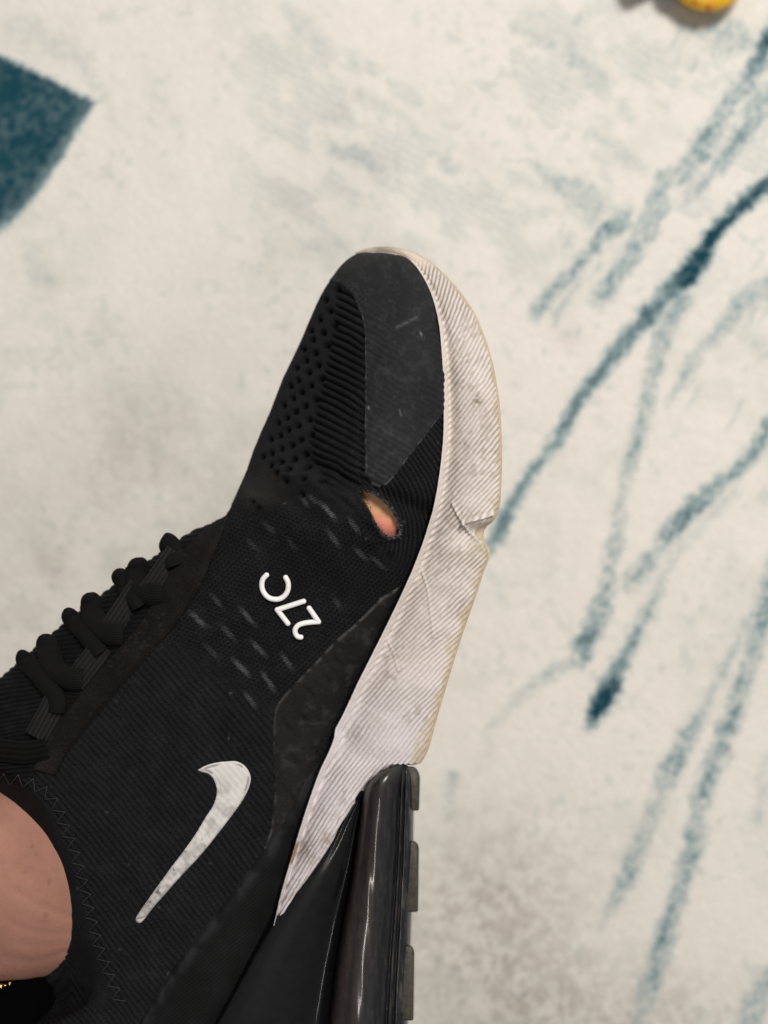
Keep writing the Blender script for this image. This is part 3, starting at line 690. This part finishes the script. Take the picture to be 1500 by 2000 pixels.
ys = [1494,1496,1499,1504,1512,1522,1535,1555,1580,1610,1650,1700,1750,1800,1850,1900,1950,2000,2060,2120,2200,2290]
prof = [(0,-40),(.02,-12),(.07,12),(.17,30),(.30,39),(.45,37),(.60,27),(.70,17),(.735,10),(.765,19),(.80,12),(.82,4),(.85,12),(.93,5),(.985,-10),(1.0,-34),(.985,-130),(.95,-430),(.3,-470)]
rows = []
for y in ys:
    l, r = interp_at(y, TL), interp_at(y, TR)
    dome = math.sqrt(max(0, 1 - (1 - min(1, (y - 1490) / 62))**2)); hb = float(np.interp(y, [1560,1800,2000,2300],[0,-14,-22,-70]))
    rows.append([[l + f * (r - l), y, hb + (hh_ * dome - 16 * (1 - dome) if hh_ > -50 else hh_)] for f, hh_ in prof])
Gt = surface(rows, np.concatenate([np.linspace(0, 15, 150, endpoint=False), np.linspace(15, 18, 12)]), 3)
tx, ty = Gt[..., 0], Gt[..., 1]
fr = (tx - np.interp(ty, *np.array(TL).T)) / np.maximum(1, np.interp(ty, *np.array(TR).T) - np.interp(ty, *np.array(TL).T))
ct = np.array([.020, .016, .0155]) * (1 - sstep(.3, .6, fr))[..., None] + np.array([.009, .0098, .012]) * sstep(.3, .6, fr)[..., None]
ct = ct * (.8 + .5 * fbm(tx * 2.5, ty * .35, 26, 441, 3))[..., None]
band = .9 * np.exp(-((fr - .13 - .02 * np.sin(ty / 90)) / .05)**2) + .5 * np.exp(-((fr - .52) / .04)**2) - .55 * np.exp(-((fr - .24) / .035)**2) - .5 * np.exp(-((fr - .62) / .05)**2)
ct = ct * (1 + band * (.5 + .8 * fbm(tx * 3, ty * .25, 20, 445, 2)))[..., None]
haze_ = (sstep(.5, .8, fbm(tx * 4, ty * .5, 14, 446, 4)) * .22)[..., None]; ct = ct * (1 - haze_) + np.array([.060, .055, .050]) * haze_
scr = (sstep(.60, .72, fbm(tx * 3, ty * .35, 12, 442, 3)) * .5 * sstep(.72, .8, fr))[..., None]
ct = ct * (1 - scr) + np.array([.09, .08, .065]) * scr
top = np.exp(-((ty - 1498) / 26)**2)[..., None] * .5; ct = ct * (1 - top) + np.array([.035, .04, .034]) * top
Gt2 = Gt.copy(); Gt2[..., 2] += (vnoise(tx * 1.5, ty * .12, 12, 443) - .5) * 1.0 * (Gt[..., 2] > -60)
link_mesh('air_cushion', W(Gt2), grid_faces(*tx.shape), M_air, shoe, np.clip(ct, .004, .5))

def lug(prof_x0, x1, y0, y1, hfront, depth, r0, r1):
    # outline in (u,v) with rounded outer corners, extruded along h
    out = [(prof_x0, y0)]
    for i in range(7):
        a = math.pi/2 * i / 6; out.append((x1 - r0 + r0 * math.sin(a), y0 + r0 * 1.6 * (1 - math.cos(a))))
    for i in range(7):
        a = math.pi/2 * i / 6; out.append((x1 - 1.5 - r1 + r1 * math.cos(a), y1 - r1 + r1 * math.sin(a)))
    out.append((prof_x0, y1)); n = len(out)
    c0 = np.mean(out, axis=0); vs, fs = [], []
    for hz_, sc in [(hfront, .0), (hfront, .82), (hfront - 2, .93), (hfront - 7, 1.0), (hfront - depth * .5, 1.0), (hfront - depth, .97), (hfront - depth, 0)]:
        for (x, y) in out: vs.append(W((c0[0] + (x - c0[0]) * sc, c0[1] + (y - c0[1]) * (sc if sc < .5 else 1 - (1 - sc) * .3), hz_)))
    for L_ in range(6):
        for i in range(n): fs.append((L_*n + i, L_*n + (i+1) % n, (L_+1)*n + (i+1) % n, (L_+1)*n + i))
    return link_mesh('tread_lug', vs, fs, M_lug, shoe)
lug(790, 820, 1497, 1583, -4, 420, 16, 4)
lug(790, 818, 1643, 1781, -8, 420, 10, 4)
lug(784, 809, 1846, 1993, -14, 420, 10, 4)
lug(778, 800, 2060, 2200, -30, 380, 10, 4)

# ---------------------------------------------------------------- laces
def ribbon(name, pts, width, lift0, thick=7, ribs=5, parent=shoe, tone=.012, crown=3.0):
    """flat ribbed lace; pts (u,v,lift) over the tongue"""
    pts = np.asarray(pts, float); n = max(18, int(np.linalg.norm(np.diff(pts[:, :2], axis=0), axis=1).sum() / 1.6))
    c_ = curve(pts, n)
    T = np.gradient(c_[:, :2], axis=0); T /= np.linalg.norm(T, axis=1, keepdims=True) + 1e-9
    Nn = np.stack([T[:, 1], -T[:, 0]], 1)
    hc = np.array([on_h(p[0], p[1]) for p in c_]); hc = np.clip(hc, -90, 200)
    ker = np.ones(15) / 15; hc = np.convolve(np.pad(hc, 7, mode='edge'), ker, 'valid')
    K = 31; s_ = np.linspace(-1, 1, K)
    wf = np.sqrt(1 - (1 - np.clip(np.arange(n) / (n * .24), 0.02, 1))**2) if crown > 5 else np.ones(n)
    topn = crown * (1 - s_**2) + thick * np.sqrt(np.clip(1 - s_**4, 0, 1)) - 1.8 * groove((s_ + 1) / 2 * ribs, .22)
    V = []; C_ = []
    for i in range(n):
        wv = width * .5 * wf[i]
        for j in range(K):
            V.append([c_[i, 0] + Nn[i, 0] * s_[j] * wv, c_[i, 1] + Nn[i, 1] * s_[j] * wv, hc[i] + c_[i, 2] + topn[j] * (.4 + .6 * wf[i]) + .3 * math.sin(i * 1.9 + j)])
            C_.append(tone * (1 - .55 * groove((s_[j] + 1) / 2 * ribs, .22)) * (1.0 + .12 * math.sin(i * 2.1)) + .004 * (abs(s_[j]) > .9))
        for j in range(K)[::-1]:
            V.append([c_[i, 0] + Nn[i, 0] * s_[j] * wv * .98, c_[i, 1] + Nn[i, 1] * s_[j] * wv * .98, hc[i] + c_[i, 2] - 10]); C_.append(tone * .5)
    V = np.array(V); M2 = 2 * K; Fs = []
    for i in range(n - 1):
        for j in range(M2): Fs.append((i*M2 + j, (i+1)*M2 + j, (i+1)*M2 + (j+1) % M2, i*M2 + (j+1) % M2))
    Fs.append(tuple(range(M2))); Fs.append(tuple(range((n-1)*M2, n*M2))[::-1])
    return link_mesh(name, W(V), Fs, M_lace, parent, np.array(C_)[:, None] * np.array([1, 1, 1.02]))
# webbing loops (lower layer), then lace strands folding through them
tabs = [[(348,1080,2),(330,1106,4),(308,1138,5),(288,1168,3)], [(276,1146,3),(256,1176,5),(232,1212,5),(212,1244,3)],
        [(202,1262,3),(186,1284,5),(166,1310,5),(146,1336,3)], [(112,1366,3),(100,1390,5),(86,1416,5),(72,1442,3)]]
for t_ in tabs: ribbon('lace_loop', t_, 52, 0, tone=.016, ribs=6)
strands = [
 [(312,1058,-10),(331,1066,8),(336,1080,14),(344,1104,6)],
 [(262,1090,-10),(268,1108,8),(266,1122,14),(272,1146,16),(290,1160,14),(316,1160,6)],
 [(226,1112,-10),(238,1132,8),(246,1146,14),(264,1172,10),(272,1186,2)],
 [(166,1160,-10),(178,1180,8),(180,1198,14),(192,1224,16),(212,1238,14),(240,1240,4)],
 [(128,1188,-10),(142,1212,8),(158,1228,14),(180,1256,12),(196,1276,4)],
 [(80,1240,-10),(92,1262,8),(98,1284,14),(108,1310,16),(130,1324,14),(160,1328,4)],
 [(38,1270,-10),(52,1294,8),(68,1308,14),(92,1338,12),(112,1368,6),(110,1392,0)],
]
wds = [44, 46, 36, 46, 36, 46, 38]
for s_, w_ in zip(strands, wds): ribbon('lace', s_, w_, 0, tone=.0080, crown=11, thick=12, ribs=9)
ribbon('lace', [(-40,1462,4),(10,1466,8),(50,1470,8),(92,1462,4)], 44, 0, tone=.005, ribs=4)

# ---------------------------------------------------------------- collar zigzag stitching
zig = curve([(-6,1520),(30,1522),(62,1530),(92,1548),(112,1576),(126,1612),(142,1655),(158,1705),(170,1755),(182,1805),(194,1850),(208,1890),(222,1925),(236,1958)], 40)
Tz = np.gradient(zig, axis=0); Tz /= np.linalg.norm(Tz, axis=1, keepdims=True); Nz = np.stack([Tz[:, 1], -Tz[:, 0]], 1)
pts = [zig[i] + Nz[i] * (11 if i % 2 else -11) for i in range(len(zig))]
for a, b in zip(pts[:-1], pts[1:]):
    tube('stitch', laid(straight(a, b, 5), 2.2), .9 * S, M_thread, shoe, seg=5, caps=False)

# frayed threads round the tear
tp = curve(TEAR + TEAR[:1], 90)
for i in range(84):
    p = tp[rng.randint(8, 62)] if i < 70 else tp[rng.randint(0, 90)]
    a = math.atan2(p[1] - 1008, p[0] - 742) + rng.uniform(-1.1, 1.1) + (math.pi if rng.rand() < .6 else 0)
    L = rng.uniform(3, 11); q = (p[0] + math.cos(a) * L, p[1] + math.sin(a) * L)
    A = on(p[0], p[1], 4); B = on(q[0], q[1], rng.uniform(1, 9)); Mi = (A + B) / 2 + np.array([0, 0, rng.uniform(0, 3) * S])
    tube('frayed_thread', np.array([A, Mi, B]), .30 * S, M_fray, shoe, seg=4, caps=False)

# ---------------------------------------------------------------- person: foot and lower leg inside the sneaker
person = bpy.data.objects.new('person', None); scene.collection.objects.link(person)
tag(person, 'bare ankle and foot of a person wearing the black sneaker, black trousers', 'person')
rowsf = []
def ring(pts, n=40): return curve(np.vstack([pts, pts[:1]]), n + 1)[:-1]
for i in range(2, 16):
    r_ = np.array(R[i], float); r_ = r_.copy(); r_[0] -= [9, 2, -26]
    cc = (r_[0] + r_[4] + r_[6] + r_[2]) / 4; sc = .955 if i > 3 else .9
    rowsf.append(ring(cc + (r_ - cc) * (sc - (.055 if i > 8 else .085 if i > 6 else .12))))
def ell(cx, cy, ch, ax1, ry, rh):
    th = np.linspace(0, 2*math.pi, 40, endpoint=False) # start on the sole side, over the lens side
    return np.stack([cx + math.sin(ax1) * np.cos(th) * ry, cy + math.cos(ax1) * np.cos(th) * ry, ch + np.sin(th) * rh], -1)
rowsf.append(ell(230, 1610, -190, .75, 215, 190))
rowsf.append(ell(120, 1690, -190, .35, 212, 185))
rowsf.append(ell(30, 1706, -195, .1, 208, 180))
rowsf.append(ell(-80, 1712, -200, .0, 200, 180))
rowsf.append(ell(-260, 1690, -210, -.1, 205, 190))
rowsf.append(ell(-600, 1650, -220, -.1, 250, 240))
rowsf = np.array(rowsf)
ch = np.linalg.norm(np.diff(rowsf, axis=0), axis=2).mean(1); kk = np.concatenate([[0], np.cumsum(ch)])
Gf = hermite(rowsf, kk, np.linspace(0, kk[-1], 360))
Gf = np.concatenate([Gf, Gf[:, :1]], 1)
ring_t = np.linspace(0, 40, 41); Gf = np.stack([hermite(g, ring_t, np.linspace(0, 40, 241)) for g in Gf])
fx, fy = Gf[..., 0], Gf[..., 1]
dd = (fbm(fx, fy, 60, 501, 3) - .5) * 6
for (pts, w, a) in [([(0,1712),(40,1745),(80,1772),(140,1790)], 6, -1.1), ([(0,1790),(50,1818),(100,1826),(155,1822)], 6, -1.2), ([(0,1740),(60,1790),(120,1802)], 9, .6), ([(0,1868),(60,1880),(110,1866),(150,1850)], 7, -1.8), ([(0,1835),(70,1850),(140,1842)], 6, -.8)]:
    d, _ = seg_dist(fx, fy, pts); dd += a * np.exp(-(d / w)**2)
bf = W(Gf); Nf = grid_normals(bf)
dd += 17 * np.exp(-(((fx - 750) / 44)**2 + ((fy - 1013) / 50)**2)) * (Gf[..., 2] > -60)
cs = np.array([.36, .180, .132]) * (1 + .30 * (fbm(fx, fy, 90, 511, 3) - .5))[..., None]
hol = np.exp(-(((fx - 745) / 60)**2 + ((fy - 1010) / 70)**2))[..., None]
grad = sstep(985, 1035, fy - (fx - 740) * .35)[..., None]
cs = cs * (1 - hol) + (np.array([.72, .40, .20]) * (1 - grad) + np.array([.72, .22, .17]) * grad) * hol
frk = sstep(.80, .9, vnoise(fx, fy, 7, 521)) * sstep(.5, .7, vnoise(fx, fy, 30, 522)) * (fx < 260); cs = cs * (1 - .3 * frk)[..., None]
nfu, nfv = fx.shape
body = link_mesh('body', bf + Nf * (dd * S)[..., None], grid_faces(nfu, nfv)[:, ::-1], M_skin, person, np.clip(cs, .01, .9))

# black trouser cloth gathered under the ankle
rows = []
for i, xx in enumerate([-700, -300, -100, 0, 60, 110, 150, 190, 240]):
    y0 = 1912 if xx < 60 else 1912 - (xx - 60) * .45
    rows.append([[xx, y0 - 60, -300], [xx, y0 - 18, -190], [xx, y0 + 20, -165], [xx, y0 + 90, -150 + 6 * math.sin(i)], [xx, y0 + 220, -160], [xx, y0 + 420, -240], [xx, y0 + 430, -420], [xx, y0 + 100, -480], [xx, y0 - 60, -420]])
Gc2 = surface(rows, np.linspace(0, 8, 60), 16)
Gc2[..., 2] += (fbm(Gc2[..., 0], Gc2[..., 1], 60, 531, 3) - .5) * 14
link_mesh('trouser_leg', W(Gc2), grid_faces(*Gc2.shape[:2])[:, ::-1], M_trouser, person)

# rest of crossed leg and lap, outside the frame, added to shade the rug
def limb(pts):
    rr_ = []
    for (x, y, z, rad), (x2, y2, z2, _) in zip(pts, pts[1:] + [(2*pts[-1][0]-pts[-2][0], 2*pts[-1][1]-pts[-2][1], 2*pts[-1][2]-pts[-2][2], 0)]):
        t_ = Vector((x2 - x, y2 - y, z2 - z)).normalized(); a_ = t_.cross(Vector((0, 0, 1))).normalized(); b_ = a_.cross(t_)
        rr_.append([[*(Vector((x, y, z)) + (a_ * math.cos(q_) + b_ * math.sin(q_)) * rad)] for q_ in np.linspace(0, 2*math.pi, 25)])
    L_ = surface(rr_, np.linspace(0, 24, 49), .01)
    L_ = L_ + grid_normals(L_) * ((fbm(L_[..., 0] * 1000, L_[..., 1] * 1000, 60, 541, 3) - .5) * .012)[..., None]
    return link_mesh('trouser_leg', L_, grid_faces(*L_.shape[:2]), M_trouser, person)
limb([(-.215, -.125, .255, .045), (-.26, -.15, .26, .06), (-.38, -.24, .28, .075), (-.52, -.38, .30, .085), (-.60, -.52, .31, .09), (-.55, -.66, .31, .10), (-.35, -.78, .30, .11), (-.1, -.86, .29, .12)])
limb([(-.05, -.50, .24, .02), (0.0, -.52, .26, .10), (.12, -.66, .28, .11), (.2, -.85, .30, .12), (.2, -1.0, .30, .10)])

# gold chain just under the ankle: tiny beads
ank = bpy.data.objects.new('anklet', None); scene.collection.objects.link(ank)
tag(ank, 'thin gold chain glinting under the bare ankle', 'anklet')
def ball(name, c, r, m, parent, n=10, sc=(1, 1, 1)):
    vs = [(0, 0, 1)]; fs = []
    for i in range(1, n):
        for j in range(2 * n):
            a = math.pi * i / n; b = math.pi * j / n
            vs.append((math.sin(a) * math.cos(b), math.sin(a) * math.sin(b), math.cos(a)))
    vs.append((0, 0, -1)); k2 = 2 * n
    for j in range(k2): fs.append((0, 1 + j, 1 + (j+1) % k2)); fs.append((len(vs) - 1, 1 + (n-2)*k2 + (j+1) % k2, 1 + (n-2)*k2 + j))
    for i in range(n - 2):
        for j in range(k2): fs.append((1 + i*k2 + j, 1 + (i+1)*k2 + j, 1 + (i+1)*k2 + (j+1) % k2, 1 + i*k2 + (j+1) % k2))
    V = np.array(vs) * np.array(sc) * r + np.asarray(c)
    return link_mesh(name, V, fs, m, parent)
for i, (x, y, r) in enumerate([(-44,1934,2.4),(-30,1932,2.4),(-14,1930,2.6),(2,1926,3.4),(10,1924,1.6),(19,1921,2.4)]):
    ball('bead', W((x, y, -120)), r * S * 1.3, M_gold, ank)

# ---------------------------------------------------------------- toy at the far edge of the rug
M_yel = mat('yellow_plastic', (.86, .48, .02), rough=.4, noise_col=.15, ns=60)
M_blue = mat('blue_plastic', (.03, .10, .28), rough=.4, noise_col=.1, ns=80)
M_red = mat('red_paint', (.55, .10, .02), rough=.5, noise_col=.2, ns=80)
M_brown = mat('brown_plastic', (.10, .06, .04), rough=.5, noise_col=.2, ns=80)
toy = bpy.data.objects.new('toy', None); scene.collection.objects.link(toy)
tag(toy, 'small rounded yellow toy with blue and red details lying on the rug', 'toy')
def fp(x, y, z): return floor_pt(x, y, z)
ball('body', fp(1385, -62, .010), .028, M_yel, toy, 20, (1.0, 1.0, .36))
ball('side_panel', fp(1326, -40, .010), .010, M_blue, toy, 14, (1.0, 1.1, .9))
for (x, y, r) in [(1358, 4, .0018), (1384, 14, .0020)]:
    ball('spot', fp(x, y, .012), r, M_red, toy, 8)
ball('shadow_knob', fp(1250, -44, .009), .009, M_brown, toy, 14)  # ball and arm added past the frame edge, only to shadow the rug
tube('shadow_arm', np.array([fp(1250, -40, .012), fp(1310, -70, .012), fp(1360, -80, .011)]), .006, M_brown, toy, seg=10)
